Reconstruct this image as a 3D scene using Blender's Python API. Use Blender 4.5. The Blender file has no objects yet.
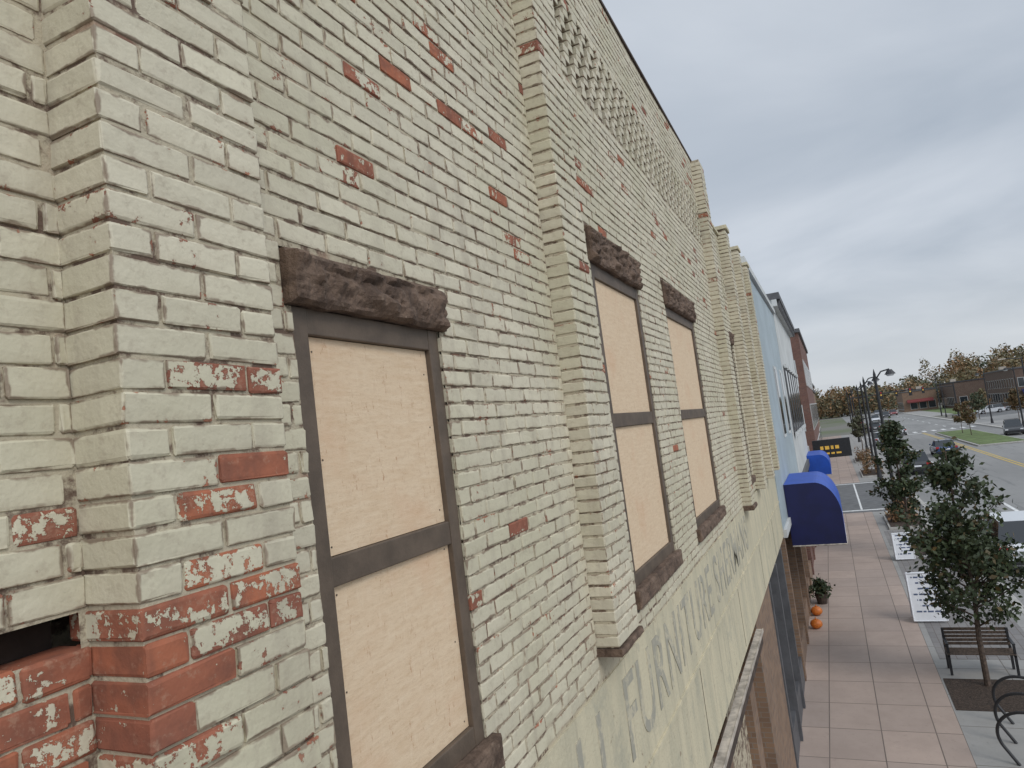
import bpy, bmesh, math, random
import numpy as np
from mathutils import Matrix, Vector
random.seed(7); rng=np.random.default_rng(7)
H=6.15; D=1.35
sc=bpy.context.scene
# ---------------------------------------------------------------- helpers
class NT:
    def __init__(s,name):
        s.m=bpy.data.materials.new(name); s.m.use_nodes=True
        s.t=s.m.node_tree; s.t.nodes.clear()
        s.out=s.t.nodes.new('ShaderNodeOutputMaterial')
        s.b=s.t.nodes.new('ShaderNodeBsdfPrincipled')
        s.t.links.new(s.b.outputs[0],s.out.inputs[0])
        s._co=None
    def put(s,sock,v):
        if hasattr(v,'is_linked') or isinstance(v,bpy.types.NodeSocket): s.t.links.new(v,sock)
        else:
            try: sock.default_value=v
            except Exception: sock.default_value=tuple(v)+(1.0,)
    def co(s):
        if s._co is None: s._co=s.t.nodes.new('ShaderNodeTexCoord').outputs['Object']
        return s._co
    def scaled(s,v):
        n=s.t.nodes.new('ShaderNodeVectorMath'); n.operation='MULTIPLY'
        s.put(n.inputs[0],s.co()); n.inputs[1].default_value=v; return n.outputs[0]
    def noise(s,scale,detail=4,rough=.55,vec=None):
        n=s.t.nodes.new('ShaderNodeTexNoise'); s.put(n.inputs['Vector'],vec or s.co())
        n.inputs['Scale'].default_value=scale; n.inputs['Detail'].default_value=min(detail,5); n.inputs['Roughness'].default_value=rough
        return n.outputs[0]
    def math(s,op,a,b=0.,c=0.,clamp=False):
        n=s.t.nodes.new('ShaderNodeMath'); n.operation=op; n.use_clamp=clamp
        s.put(n.inputs[0],a); s.put(n.inputs[1],b); s.put(n.inputs[2],c); return n.outputs[0]
    def rng(s,v,a,b,c=0.,d=1.):
        n=s.t.nodes.new('ShaderNodeMapRange'); n.interpolation_type='SMOOTHSTEP'
        s.put(n.inputs[0],v)
        for i,k in enumerate((a,b,c,d)): s.put(n.inputs[i+1],k)
        return n.outputs[0]
    def mix(s,f,a,b,mode='MIX'):
        n=s.t.nodes.new('ShaderNodeMix'); n.data_type='RGBA'; n.blend_type=mode
        s.put(n.inputs[0],f); s.put(n.inputs[6],c4(a)); s.put(n.inputs[7],c4(b)); return n.outputs[2]
    def attr(s,name):
        n=s.t.nodes.new('ShaderNodeAttribute'); n.attribute_name=name; return n.outputs['Vector']
    def sep(s,v):
        n=s.t.nodes.new('ShaderNodeSeparateXYZ'); s.put(n.inputs[0],v); return n.outputs
    def bump(s,h,st=.5,dist=.01):
        n=s.t.nodes.new('ShaderNodeBump'); n.inputs['Strength'].default_value=st; n.inputs['Distance'].default_value=dist
        s.put(n.inputs['Height'],h); s.t.links.new(n.outputs[0],s.b.inputs['Normal'])
    def fin(s,col,rough=.8,metal=0.,spec=None):
        s.put(s.b.inputs['Base Color'],c4(col)); s.put(s.b.inputs['Roughness'],rough); s.b.inputs['Metallic'].default_value=metal
        if spec is not None: s.b.inputs['Specular IOR Level'].default_value=spec
        return s.m
def c4(c):
    if isinstance(c,(tuple,list)) and len(c)==3: return (c[0],c[1],c[2],1.)
    return c
def simple(name,col,rough=.8,var=.25,scale=3.,bump=.2,bs=60,bd=.004,metal=0.,spec=None):
    n=NT(name); a=n.noise(scale,4,.6); 
    d=tuple(x*(1-var) for x in col); l=tuple(min(1,x*(1+var)) for x in col)
    c=n.mix(n.rng(a,.3,.7),d,l)
    if bump>.15: n.bump(n.noise(bs,3),bump,bd)
    return n.fin(c,rough,metal,spec)
def empty(name):
    o=bpy.data.objects.new(name,None); sc.collection.objects.link(o); return o
def mkobj(name,me,parent=None):
    o=bpy.data.objects.new(name,me); sc.collection.objects.link(o)
    if parent: o.parent=parent
    return o
class MB:
    def __init__(s): s.v=[];s.f=[];s.mi=[];s.mats=[]
    def m(s,mat):
        if mat not in s.mats: s.mats.append(mat)
        return s.mats.index(mat)
    def poly(s,pts,mat):
        k=len(s.v); s.v+= [tuple(p) for p in pts]; s.f.append(tuple(range(k,k+len(pts)))); s.mi.append(s.m(mat))
    def box(s,x0,x1,y0,y1,z0,z1,mat):
        if x0>x1:x0,x1=x1,x0
        if y0>y1:y0,y1=y1,y0
        if z0>z1:z0,z1=z1,z0
        k=len(s.v)
        s.v+=[(x0,y0,z0),(x1,y0,z0),(x1,y1,z0),(x0,y1,z0),(x0,y0,z1),(x1,y0,z1),(x1,y1,z1),(x0,y1,z1)]
        for q in ((0,3,2,1),(4,5,6,7),(0,1,5,4),(1,2,6,5),(2,3,7,6),(3,0,4,7)):
            s.f.append(tuple(k+i for i in q)); s.mi.append(s.m(mat))
    def tube(s,p0,p1,r0,r1,mat,n=10,cap=True):
        p0=Vector(p0);p1=Vector(p1);d=(p1-p0).normalized()
        a=d.orthogonal().normalized(); b=d.cross(a); k=len(s.v)
        for p,r in((p0,r0),(p1,r1)):
            for i in range(n):
                t=2*math.pi*i/n; s.v.append(tuple(p+a*(r*math.cos(t))+b*(r*math.sin(t))))
        for i in range(n):
            j=(i+1)%n; s.f.append((k+i,k+j,k+n+j,k+n+i)); s.mi.append(s.m(mat))
        if cap:
            s.f.append(tuple(k+n-1-i for i in range(n))); s.mi.append(s.m(mat))
            s.f.append(tuple(k+n+i for i in range(n))); s.mi.append(s.m(mat))
    def path(s,pts,r,mat,n=8):
        for a,b in zip(pts[:-1],pts[1:]): s.tube(a,b,r,r,mat,n)
    def obj(s,name,parent=None,smooth=False,bevel=0,loc=None,rot=0):
        me=bpy.data.meshes.new(name); me.from_pydata(s.v,[],s.f)
        for m in s.mats: me.materials.append(m)
        me.polygons.foreach_set('material_index',s.mi)
        if smooth: me.polygons.foreach_set('use_smooth',[True]*len(s.f))
        me.update(); o=mkobj(name,me,parent)
        if bevel:
            b=o.modifiers.new('b','BEVEL'); b.width=bevel; b.segments=2; b.limit_method='ANGLE'
        if loc is not None: o.location=loc
        o.rotation_euler[2]=rot
        return o
# ---------------------------------------------------------------- materials
PAINT=(.60,.545,.415)
def brick_mat(name,paint=PAINT,thr=.66):
    n=NT(name)
    rp=n.sep(n.attr('rp')); loc=n.sep(n.attr('loc')); hf=n.sep(n.attr('hf'))
    d=[n.math('SUBTRACT',hf[i],n.math('ABSOLUTE',loc[i])) for i in range(3)]
    edge=n.math('MINIMUM',d[2],n.math('MAXIMUM',d[0],d[1]))
    N1=n.noise(30,5,.72); N2=n.noise(6,3,.6); NM=n.noise(14,3,.6)
    eb=n.rng(edge,0.,.012,.06,0.)
    v=n.math('ADD',n.math('ADD',n.math('MULTIPLY',N1,.62),n.math('MULTIPLY',N2,.38)),n.math('ADD',n.math('MULTIPLY',rp[1],.30),eb))
    mask=n.rng(v,thr,thr+.012)
    p1=n.mix(rp[0],tuple(c*.90 for c in paint),tuple(min(1,c*1.06) for c in paint))
    p2=n.mix(n.rng(n.noise(1.3,4),.35,.7),p1,(paint[0]*.87,paint[1]*.88,paint[2]*.83),'MIX')
    grime=n.rng(N1,.50,.70,0,.42)
    p3=n.mix(grime,p2,(.36,.30,.22))
    eg=n.rng(n.math('ADD',edge,n.math('MULTIPLY',n.math('SUBTRACT',NM,.5),-.034)),0.,.0055,.8,0.)
    p3=n.mix(eg,p3,(.19,.13,.09))
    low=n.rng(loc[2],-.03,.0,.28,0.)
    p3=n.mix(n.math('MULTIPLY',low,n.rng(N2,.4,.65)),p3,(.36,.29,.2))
    rs=n.noise(2.2,4,.6,n.scaled((4,4,.35)))
    p3=n.mix(n.rng(rs,.52,.72,0,.35),p3,(.33,.28,.215))
    b1=n.mix(rp[2],(.40,.135,.07),(.25,.095,.062))
    b2=n.mix(n.rng(NM,.38,.68,0,.7),b1,(.18,.075,.05))
    b3=n.mix(n.rng(N1,.55,.68,0,.4),b2,(.44,.28,.19))
    col=n.mix(mask,p3,b3)
    hgt=n.math('ADD',n.math('MULTIPLY',n.math('SUBTRACT',1.,mask),.4),n.math('ADD',n.math('MULTIPLY',n.noise(95,3,.6),.3),n.math('MULTIPLY',n.noise(17,3,.6),1.1)))
    n.bump(hgt,.75,.005)
    return n.fin(col,n.math('ADD',n.math('MULTIPLY',mask,.25),.63),0.,.35)
M={}
M['brick']=brick_mat('painted_brick')
def mortar():
    n=NT('painted_mortar'); a=n.noise(11,5,.7); b=n.noise(2.2,3)
    f=n.rng(n.math('ADD',n.math('MULTIPLY',a,.7),n.math('MULTIPLY',b,.4)),.53,.63)
    c=n.mix(f,(.46,.40,.29),(.13,.085,.06))
    c=n.mix(n.rng(n.noise(5,3),.58,.70,0,.5),c,(.30,.15,.10))
    n.bump(n.noise(50,4,.7),.8,.006); return n.fin(c,.95)
M['mortar']=mortar()
def parge():
    n=NT('weathered_plaster'); 
    st=n.noise(1.6,5,.65,n.scaled((2.5,1,.45)))
    c=n.mix(n.rng(st,.35,.65),(.58,.515,.36),(.48,.435,.31))
    c=n.mix(n.rng(n.noise(3.5,5,.7),.54,.66,0,.5),c,(.35,.335,.26))
    c=n.mix(n.rng(n.noise(9,5,.75),.62,.68,0,.7),c,(.22,.15,.10))
    c=n.mix(n.rng(n.noise(2.4,5,.6,n.scaled((5,1,.25))),.56,.7,0,.5),c,(.27,.24,.18))
    n.bump(n.math('ADD',n.noise(5,4),n.noise(40,4)),.5,.01); return n.fin(c,.85)
M['parge']=parge()
def letter():
    n=NT('faded_letter_paint'); c=n.mix(n.rng(n.noise(6.5,5,.75),.48,.60),(.335,.315,.255),(.50,.45,.33))
    n.bump(n.noise(40,4),.4,.005); return n.fin(c,.85)
M['letter']=letter()
def stone():
    n=NT('brown_sandstone'); c=n.mix(n.rng(n.noise(9,5,.75),.35,.65),(.068,.041,.027),(.17,.112,.078))
    c=n.mix(n.rng(n.noise(40,5,.7),.56,.72,0,.5),c,(.28,.205,.15))
    n.bump(n.noise(38,5,.75),.8,.012); return n.fin(c,.88)
M['stone']=stone()
M['frame']=simple('brown_trim_paint',(.105,.076,.054),.6,.2,9,.35,90,.003)
def ply(axis):
    n=NT('plywood'); 
    g=n.noise(5,5,.75,n.scaled((1.2,1,9)))
    fine=n.noise(24,5,.85,n.scaled((.9,1,3.2)))
    vert=n.noise(60,3,.6,n.scaled((1,1,.12)))
    c=n.mix(n.rng(g,.25,.75),(.64,.47,.305),(.72,.565,.395))
    c=n.mix(n.rng(fine,.46,.68,0,.42),c,(.49,.33,.2))
    c=n.mix(n.rng(vert,.55,.75,0,.35),c,(.76,.62,.46))
    c=n.mix(n.rng(n.noise(26,5,.85,n.scaled((1.6,1,.35))),.59,.66,0,.8),c,(.40,.20,.10))
    c=n.mix(n.rng(n.noise(2.2,4,.6),.5,.72,0,.45),c,(.62,.39,.24))
    n.bump(fine,.5,.003); return n.fin(c,.75)
M['ply']=ply(1)
def paver(name,col,col2,sx,sy,joint,varb=.12,off=0.):
    n=NT(name); bt=n.t.nodes.new('ShaderNodeTexBrick'); bt.offset=off; bt.squash=1
    n.put(bt.inputs['Vector'],n.co())
    bt.inputs['Scale'].default_value=1; bt.inputs['Brick Width'].default_value=sx; bt.inputs['Row Height'].default_value=sy
    bt.inputs['Mortar Size'].default_value=joint; bt.inputs['Mortar Smooth'].default_value=.2; bt.inputs['Bias'].default_value=0
    bt.inputs['Color1'].default_value=c4(col); bt.inputs['Color2'].default_value=c4(col2); bt.inputs['Mortar'].default_value=(.12,.095,.08,1)
    c=n.mix(n.rng(n.noise(.9,5,.7),.35,.68,0,.4),bt.outputs[0],tuple(x*.62 for x in col))
    c=n.mix(n.rng(n.noise(7,5,.8),.55,.72,0,.45),c,tuple(x*.5 for x in col))
    n.bump(n.noise(90,3),.3,.003); return n.fin(c,.85)
M['walk']=paver('pink_concrete',(.43,.335,.28),(.35,.28,.24),1.22,.885,.011)
M['greywalk']=paver('grey_concrete',(.34,.33,.31),(.30,.29,.275),1.5,1.3,.010)
M['darkpave']=paver('grey_pavers',(.25,.235,.225),(.20,.19,.185),.4,.2,.008,off=.5)
def asphalt():
    n=NT('asphalt'); c=n.mix(n.rng(n.noise(.12,5,.6,n.scaled((.3,1,1))),.35,.65),(.20,.197,.19),(.26,.255,.245))
    c=n.mix(n.rng(n.noise(2.2,5,.75),.55,.7,0,.35),c,(.13,.13,.13))
    c=n.mix(n.rng(n.noise(1.1,4,.6,n.scaled((.12,2.2,1))),.56,.64,0,.4),c,(.12,.12,.12)); n.bump(n.noise(120,3),.4,.005); return n.fin(c,.9)
M['asphalt']=asphalt()
M['asphalt2']=simple('dark_asphalt',(.13,.13,.13),.9,.2,2)
M['white']=simple('road_paint',(.66,.66,.64),.7,.2,6)
M['yellow']=simple('yellow_paint',(.55,.38,.06),.7,.15,6)
M['kerb']=simple('kerb_concrete',(.40,.385,.355),.85,.15,3)
M['grass']=simple('grass_turf',(.11,.15,.05),.95,.3,.8,.5,20,.03)
def ground():
    n=NT('ground'); c=n.mix(n.rng(n.noise(.02,5,.6),.42,.58),(.10,.12,.055),(.16,.15,.13)); return n.fin(c,.95)
M['ground']=ground()
M['mulch']=simple('mulch',(.06,.04,.028),.95,.6,30,1,60,.03)
M['black']=simple('black_metal',(.018,.018,.02),.45,.2,9,.1)
M['bark']=simple('bark',(.085,.06,.045),.9,.4,20,.8,40,.01)
M['glass']=NT('dark_glass').fin((.02,.025,.03),.06,0,.6)
M['blueawn']=simple('blue_awning_fabric',(.008,.065,.38),.5,.12,3,.15,200,.001)
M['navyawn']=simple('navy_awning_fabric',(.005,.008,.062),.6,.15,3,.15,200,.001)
M['bluebldg']=simple('pale_blue_siding',(.38,.44,.47),.6,.08,1.2,.1)
M['whitebldg']=simple('white_painted_wall',(.52,.53,.52),.75,.1,1,.2)
M['dkcor']=simple('dark_cornice_paint',(.09,.09,.095),.6,.2,4,.2)
def flatbrick(name,a,b):
    n=NT(name); bt=n.t.nodes.new('ShaderNodeTexBrick'); mp=n.t.nodes.new('ShaderNodeCombineXYZ'); s=n.sep(n.co())
    n.put(mp.inputs[0],n.math('ADD',s[0],s[1])); n.put(mp.inputs[1],s[2]); n.put(bt.inputs['Vector'],mp.outputs[0])
    bt.inputs['Scale'].default_value=1; bt.inputs['Brick Width'].default_value=.216; bt.inputs['Row Height'].default_value=.0677; bt.inputs['Mortar Size'].default_value=.006
    bt.inputs['Color1'].default_value=c4(a); bt.inputs['Color2'].default_value=c4(b); bt.inputs['Mortar'].default_value=(.2,.17,.14,1)
    c=n.mix(n.rng(n.noise(1.5,5),.4,.7,0,.4),bt.outputs[0],tuple(x*.6 for x in a))
    return n.fin(c,.85)
M['tanbrick']=flatbrick('tan_brick',(.25,.155,.095),(.17,.105,.07))
M['redbrick']=flatbrick('red_brick',(.18,.075,.055),(.12,.052,.042))
M['dbrick']=flatbrick('dark_brown_brick',(.12,.07,.05),(.085,.052,.04))
M['roof']=simple('roofing',(.05,.05,.055),.9,.2,2)
M['galv']=simple('weathered_flashing',(.42,.37,.31),.55,.35,8,.3)
M['rust']=simple('rusty_soffit',(.06,.04,.03),.8,.4,9,.5)
M['recess_shade']=simple('painted_recess_shade',(.03,.02,.015),.95,.3,9,.3)  # near-black colour paints in the shade behind lattice gaps and the missing brick
M['signwhite']=simple('sign_white',(.72,.73,.75),.5,.05,4,0)
M['ink']=simple('sign_ink',(.10,.13,.22),.6,.1,4,0)
M['pumpkin']=simple('pumpkin_skin',(.55,.15,.02),.5,.2,8,.2)
M['tyre']=simple('tyre_rubber',(.02,.02,.02),.9,.1,9,0)
M['hub']=simple('wheel_alloy',(.4,.4,.42),.35,.1,9,0,metal=.8)
M['amber']=simple('amber_letters',(.85,.50,.08),.5,.05,3,0)
M['redlamp']=simple('tail_lamp',(.4,.02,.02),.3,.05,3,0)
M['maroon']=simple('maroon_awning_fabric',(.16,.03,.03),.7,.1,3,0)
def leafmat(name,a,b,c3,f3=.25,patch=None):
    n=NT(name); r=n.sep(n.attr('rp')); c=n.mix(r[0],a,b); c=n.mix(n.math('GREATER_THAN',r[1],1-f3),c,c3)
    if patch:
        c=n.mix(n.rng(n.noise(.09,2),.42,.58,0,.85),c,patch)
    else: c=n.mix(n.rng(n.noise(1.1,3),.35,.65,0,.5),c,tuple(x*.5 for x in a))
    return n.fin(c,.6)
M['leaf']=leafmat('green_leaves',(.030,.048,.018),(.062,.082,.030),(.13,.085,.03),.08)
M['autumn']=leafmat('autumn_leaves',(.16,.10,.045),(.20,.12,.05),(.10,.10,.045),.3)
M['farautumn']=leafmat('far_autumn_leaves',(.23,.115,.05),(.27,.16,.07),(.13,.11,.06),.3,(.16,.14,.07))
M['fargreen']=leafmat('far_green_leaves',(.06,.08,.045),(.09,.105,.055),(.15,.11,.06),.2,(.12,.115,.07))
M['rustgrass']=leafmat('rust_grasses',(.24,.12,.055),(.30,.19,.09),(.10,.10,.04),.2)

# ---------------------------------------------------------------- bricks
def template(seg):
    bm=bmesh.new(); bmesh.ops.create_cube(bm,size=2)
    bmesh.ops.bevel(bm,geom=list(bm.edges),offset=.2,segments=seg,affect='EDGES',profile=.5)
    V=np.array([v.co[:] for v in bm.verts]); F=[[v.index for v in f.verts] for f in bm.faces]; bm.free()
    return V,F
TEM={1:template(1),2:template(2)}
J=.0072; BL,BH=.2155-J,.0677-J
CP=BH+J; LP=BL+J
REC=.0055
class Bricks:
    def __init__(s): s.c=[];s.h=[];s.p=[]
    def add(s,x0,x1,y0,y1,z0,z1,peel=0.):
        s.c.append(((x0+x1)/2,(y0+y1)/2,(z0+z1)/2)); s.h.append(((x1-x0)/2,(y1-y0)/2,(z1-z0)/2)); s.p.append(peel)
    def build(s,name,parent,mat,seg=1,bev=.006,jit=1.):
        V,F=TEM[seg]; C=np.array(s.c);Hf=np.array(s.h);N=len(C);n=len(V)
        sg=np.sign(V); t=(1-np.abs(V))/.2
        b=np.minimum(bev,Hf.min(axis=1)*.6)[:,None,None]*rng.uniform(.6,1.6,(N,1,1))
        L=sg[None]*(Hf[:,None,:]-t[None]*b)
        P=L+rng.normal(0,.0010*jit,L.shape)
        a=rng.normal(0,.008*jit,(N,1)); e=rng.normal(0,.022*jit,(N,1)); r=rng.normal(0,.007*jit,(N,1))
        P[:,:,1]+=a*L[:,:,0]+e*L[:,:,2]; P[:,:,2]+=r*L[:,:,0]
        off=np.stack([rng.normal(0,.0014,N),rng.normal(0,.0013,N),rng.normal(0,.0010,N)],1)*jit
        P+=(C+off)[:,None,:]
        P[:,:,1]+=.006*np.sin(P[:,:,0]*1.3+1.)*np.sin(P[:,:,2]*1.1)
        P[:,:,2]+=.004*np.sin(P[:,:,0]*2.1)
        vs=P.reshape(-1,3); fl=[]
        for k in range(N):
            o=k*n
            for f in F: fl.append([i+o for i in f])
        me=bpy.data.meshes.new(name); me.from_pydata(vs.tolist(),[],fl); me.materials.append(mat)
        def at(nm,arr):
            A=me.attributes.new(nm,'FLOAT_VECTOR','POINT'); A.data.foreach_set('vector',arr.astype(np.float32).ravel())
        at('loc',L.reshape(-1,3)); at('hf',np.repeat(Hf,n,0))
        rp=np.stack([rng.random(N),np.array(s.p),rng.random(N)],1); at('rp',np.repeat(rp,n,0))
        return mkobj(name,me,parent)
FP=[(2.02,1.34,.6),(2.10,1.30,.45),(1.74,.98,.5),(2.61,1.49,.8),(2.635,1.77,.8),(2.55,1.83,.5),(3.22,1.26,.7),(2.9,-.40,.8),(1.15,-.01,.95),(1.2,.19,.45),
    (1.02,-.25,.6),(1.2,-.25,.6),(1.06,-.32,.5),(1.25,-.33,.6),(1.12,-.19,.4),(3.3,1.0,.5),(5.2,2.05,.5),(6.0,2.1,.5),(4.6,1.9,.6),(4.75,1.75,.6),(6.9,1.9,.6),(7.3,1.6,.5),(.85,-.08,.4),(4.5,1.6,.7)]
MISSING=(.76,-.285)
mhole=[]
def peel_at(x0,x1,z0,z1):
    for px,pz,v in FP:
        if x0-.005<=px<=x1+.005 and z0-H-.005<=pz<=z1-H+.005: return v
    x=(x0+x1)/2; z=(z0+z1)/2-H
    if x1<.93 and z<-.24: return min(1.,.85+random.uniform(-.3,.3))
    if x0<.9 and z<-.27: return .9 if x1<1.0 else random.choice([.25,.45,.8])
    if x<1.32 and z<-.27: return random.choice([0,.1,.2,.3])
    pr=.006+(.045 if z>1.45 and x>1.5 else 0)+(.01 if z<0 and x<1.4 else 0)
    if random.random()<pr: return random.uniform(.35,.85)
    return random.choice([0,0,0,.03,.07,.12,.16])
def lay(B,xa,xb,za,zb,holes,y,depth=.1,face=True):
    nrow=int((zb-za)/CP)
    for i in range(nrow):
        z0=za+i*CP; z1=z0+BH; zc=(z0+z1)/2
        iv=[(xa,xb)]
        for (hx0,hx1,hz0,hz1) in holes:
            if hz0-.01<zc<hz1+.01:
                nv=[]
                for a,b in iv:
                    if hx1<=a or hx0>=b: nv.append((a,b)); continue
                    if hx0>a: nv.append((a,hx0))
                    if hx1<b: nv.append((hx1,b))
                iv=nv
        ph=(i%2)*LP/2 + .013*math.sin(i*1.7)
        for a,b in iv:
            k=math.floor((a-ph)/LP); x=k*LP+ph
            while x<b-.002:
                s0=max(x,a); s1=min(x+BL,b)
                if s1-s0>.018 :
                    miss=s0<=MISSING[0]<=s1 and z0-H-.003<=MISSING[1]<=z1-H+.004
                    if miss: mhole.append((s0-.004,s1+.004,z0-.004,z1+.004))
                    else: B.add(s0,s1,y,y+depth,z0,z1,peel_at(s0,s1,z0,z1))
                x+=LP
def pil(B,x0,za,zb,y,p):
    w=2*BL+J; nrow=int((zb-za)/CP)
    for i in range(nrow):
        z0=za+i*CP; z1=z0+BH
        if i%2==0: segs=[(0,BL),(BL+J,w)]
        else: segs=[(0,.0972),(.0972+J,.0972+J+BL),(.0972+2*J+BL,w)]
        for a,b in segs: B.add(x0+a,x0+b,y-p,y+.06,z0,z1,peel_at(x0+a,x0+b,z0,z1))
def grid_plane(mb,xa,xb,za,zb,holes,y,mat):
    xs=sorted({xa,xb,*np.arange(xa+.3,xb,.3).tolist(),*[min(max(h[i],xa),xb) for h in holes for i in(0,1)]}); zs=sorted({za,zb,*np.arange(za+.3,zb,.3).tolist(),*[min(max(h[i],za),zb) for h in holes for i in(2,3)]})
    fy=lambda x,z:y+.006*math.sin(x*1.3+1.)*math.sin(z*1.1)
    for a,b in zip(xs[:-1],xs[1:]):
        for c,d in zip(zs[:-1],zs[1:]):
            m=((a+b)/2,(c+d)/2)
            if any(h[0]<m[0]<h[1] and h[2]<m[1]<h[3] for h in holes): continue
            mb.poly([(a,fy(a,c),c),(b,fy(b,c),c),(b,fy(b,d),d),(a,fy(a,d),d)],mat)
def rough_stone(name,x0,x1,y0,y1,z0,z1,parent,amp=.018,seed=0):
    from mathutils import noise as mn
    st=.012
    nx=max(4,int((x1-x0)/st)); nz=max(4,int((z1-z0)/st)); vs=[];fs=[]
    hy=y0
    for i in range(nx+1):
        for j in range(nz+1):
            x=x0+(x1-x0)*i/nx; z=z0+(z1-z0)*j/nz
            ex=min(i,nx-i)/1.5; ez=min(j,nz-j)/1.5; e=min(1,ex,ez)**.6
            q=Vector((x*7+seed,seed*1.3,z*9))
            vd=mn.voronoi(Vector((x*6+seed*2+.4*mn.noise(q),1.7,z*15)))[0]
            r=.75*(vd[1]-vd[0])*1.4+.45*abs(mn.fractal(q*1.6,.8,2.2,4))+.45*mn.noise(Vector((x*3+seed,z*9,2)))
            vs.append((x+(.0 if 0<i<nx else mn.noise(q)*.006),hy-e*(.008+amp*1.5*max(-.25,r)),z+(0 if 0<j<nz else mn.noise(q*1.5)*.007)))
    for i in range(nx):
        for j in range(nz):
            a=i*(nz+1)+j; fs.append((a,a+nz+1,a+nz+2,a+1))
    rim=[i*(nz+1) for i in range(nx+1)]+[nx*(nz+1)+j for j in range(1,nz+1)]+[i*(nz+1)+nz for i in range(nx-1,-1,-1)]+[j for j in range(nz-1,0,-1)]
    k=len(vs)
    for r in rim: vs.append((vs[r][0],y1,vs[r][2]))
    for i in range(len(rim)):
        j=(i+1)%len(rim); fs.append((rim[j],rim[i],k+i,k+j))
    me=bpy.data.meshes.new(name); me.from_pydata(vs,[],fs); me.materials.append(M['stone']); return mkobj(name,me,parent)

# ---------------------------------------------------------------- building A
A=empty('brick_building')
ZB=4.80; ZT=10.1; YW=D
PP=.13
PX1=.885; PX2=3.71; PX3=10.75; PW=2*BL+J
W=[(1.545,2.375,H-1.09,H+.475,H+.645,H-.31,.085),
   (4.62,5.98,H-1.08,H+1.19,H+1.45,H+.06,.10),
   (7.05,8.75,H-1.08,H+1.19,H+1.45,H+.06,.10)]
NB=10
band=(PX2+PW+.0,PX3,H+2.58,H+2.58+NB*CP)
holes=[]
for w in W:
    holes.append((w[0],w[1],w[2]-.0,w[3]))
    holes.append((w[0]-.03,w[1]+.03,w[3]-.005,w[4]))
    holes.append((w[0]-.05,w[1]+.05,w[2]-.16,w[2]+.0))
bh=holes+[(p,p+PW,ZB-.2,ZT+1) for p in (PX1,PX2,PX3)]+[band]
near=Bricks(); far=Bricks()
class Split:
    def add(s,x0,x1,*a,**k): (near if x0<3.4 else far).add(x0,x1,*a,**k)
SB=Split()
ZL=H-CP*20-.012
lay(SB,-1.6,PX3+PW,ZL,ZT,bh,YW)
pil(SB,PX1,ZL-CP*14,ZT,YW,.15)
lay(SB,-1.6,PX1,ZL-CP*14,ZL-.001,[],YW)
lay(SB,PX1+PW,PX2-.4,ZL-CP*2,ZL-.001,holes,YW)
pil(SB,PX2,H-1.19,ZT,YW,PP)
pil(SB,PX3,ZL,ZT,YW,PP)
dp=Bricks()
def lattice(B,x0,x1,z0,n):
    # open diamond lattice: paired courses of staggered headers in front of a back sheet coloured as deep shade
    for j in range(n//2):
        x=x0+.008+(j%2)*.108
        while x+.11<x1:
            for q in (0,1):
                z=z0+(2*j+q)*CP
                B.add(x,x+.104,YW-.004,YW+.09,z,z+BH+(.005 if q==0 else 0),random.choice([0,.0,.1,.15]))
            x+=.216
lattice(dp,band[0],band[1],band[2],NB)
near.build('painted_bricks_near',A,M['brick'],2,.0055)
far.build('painted_bricks',A,M['brick'],1,.005)
dp.build('decorative_brick_lattice',A,M['brick'],1,.004)
mb=MB()
grid_plane(mb,-1.6,PX3+PW,ZL-CP*14,ZT,holes+[band]+mhole,YW+REC,M['mortar'])
for h in mhole: mb.poly([(h[0],YW+.095,h[2]),(h[1],YW+.095,h[2]),(h[1],YW+.095,h[3]),(h[0],YW+.095,h[3])],M['recess_shade'])
mb.poly([(band[0],YW+.11,band[2]),(band[1],YW+.11,band[2]),(band[1],YW+.11,band[3]),(band[0],YW+.11,band[3])],M['recess_shade'])
for p,z,q in((PX1,ZL-CP*14,.15),(PX2,H-1.19,PP),(PX3,ZL,PP)):
    mb.box(p+REC,p+PW-REC,YW-q+REC+.003,YW+.02,z,ZT-.01,M['mortar'])
for w in W:
    for a in (w[0]-.006,w[1]+.006): mb.box(a-.002,a+.002,YW+REC+.007,YW+.14,w[2]-.16,w[4],M['mortar'])
mb.box(-1.6,PX3+PW,YW+.2,YW+9,0,ZT-.02,M['mortar'])
mb.box(-1.6,PX3+PW,YW+.022,YW+.3,ZT-.02,ZT+.0,M['mortar'])
mb.obj('mortar_joints',A)
mb=MB()
x=-1.6
while x<PX3+PW:
    mb.box(x,min(x+.6,PX3+PW),YW-.012,YW+.32,ZT+.003,ZT+.04,M['rust']); x+=.606
mb.obj('parapet_coping',A,bevel=.006)
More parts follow.
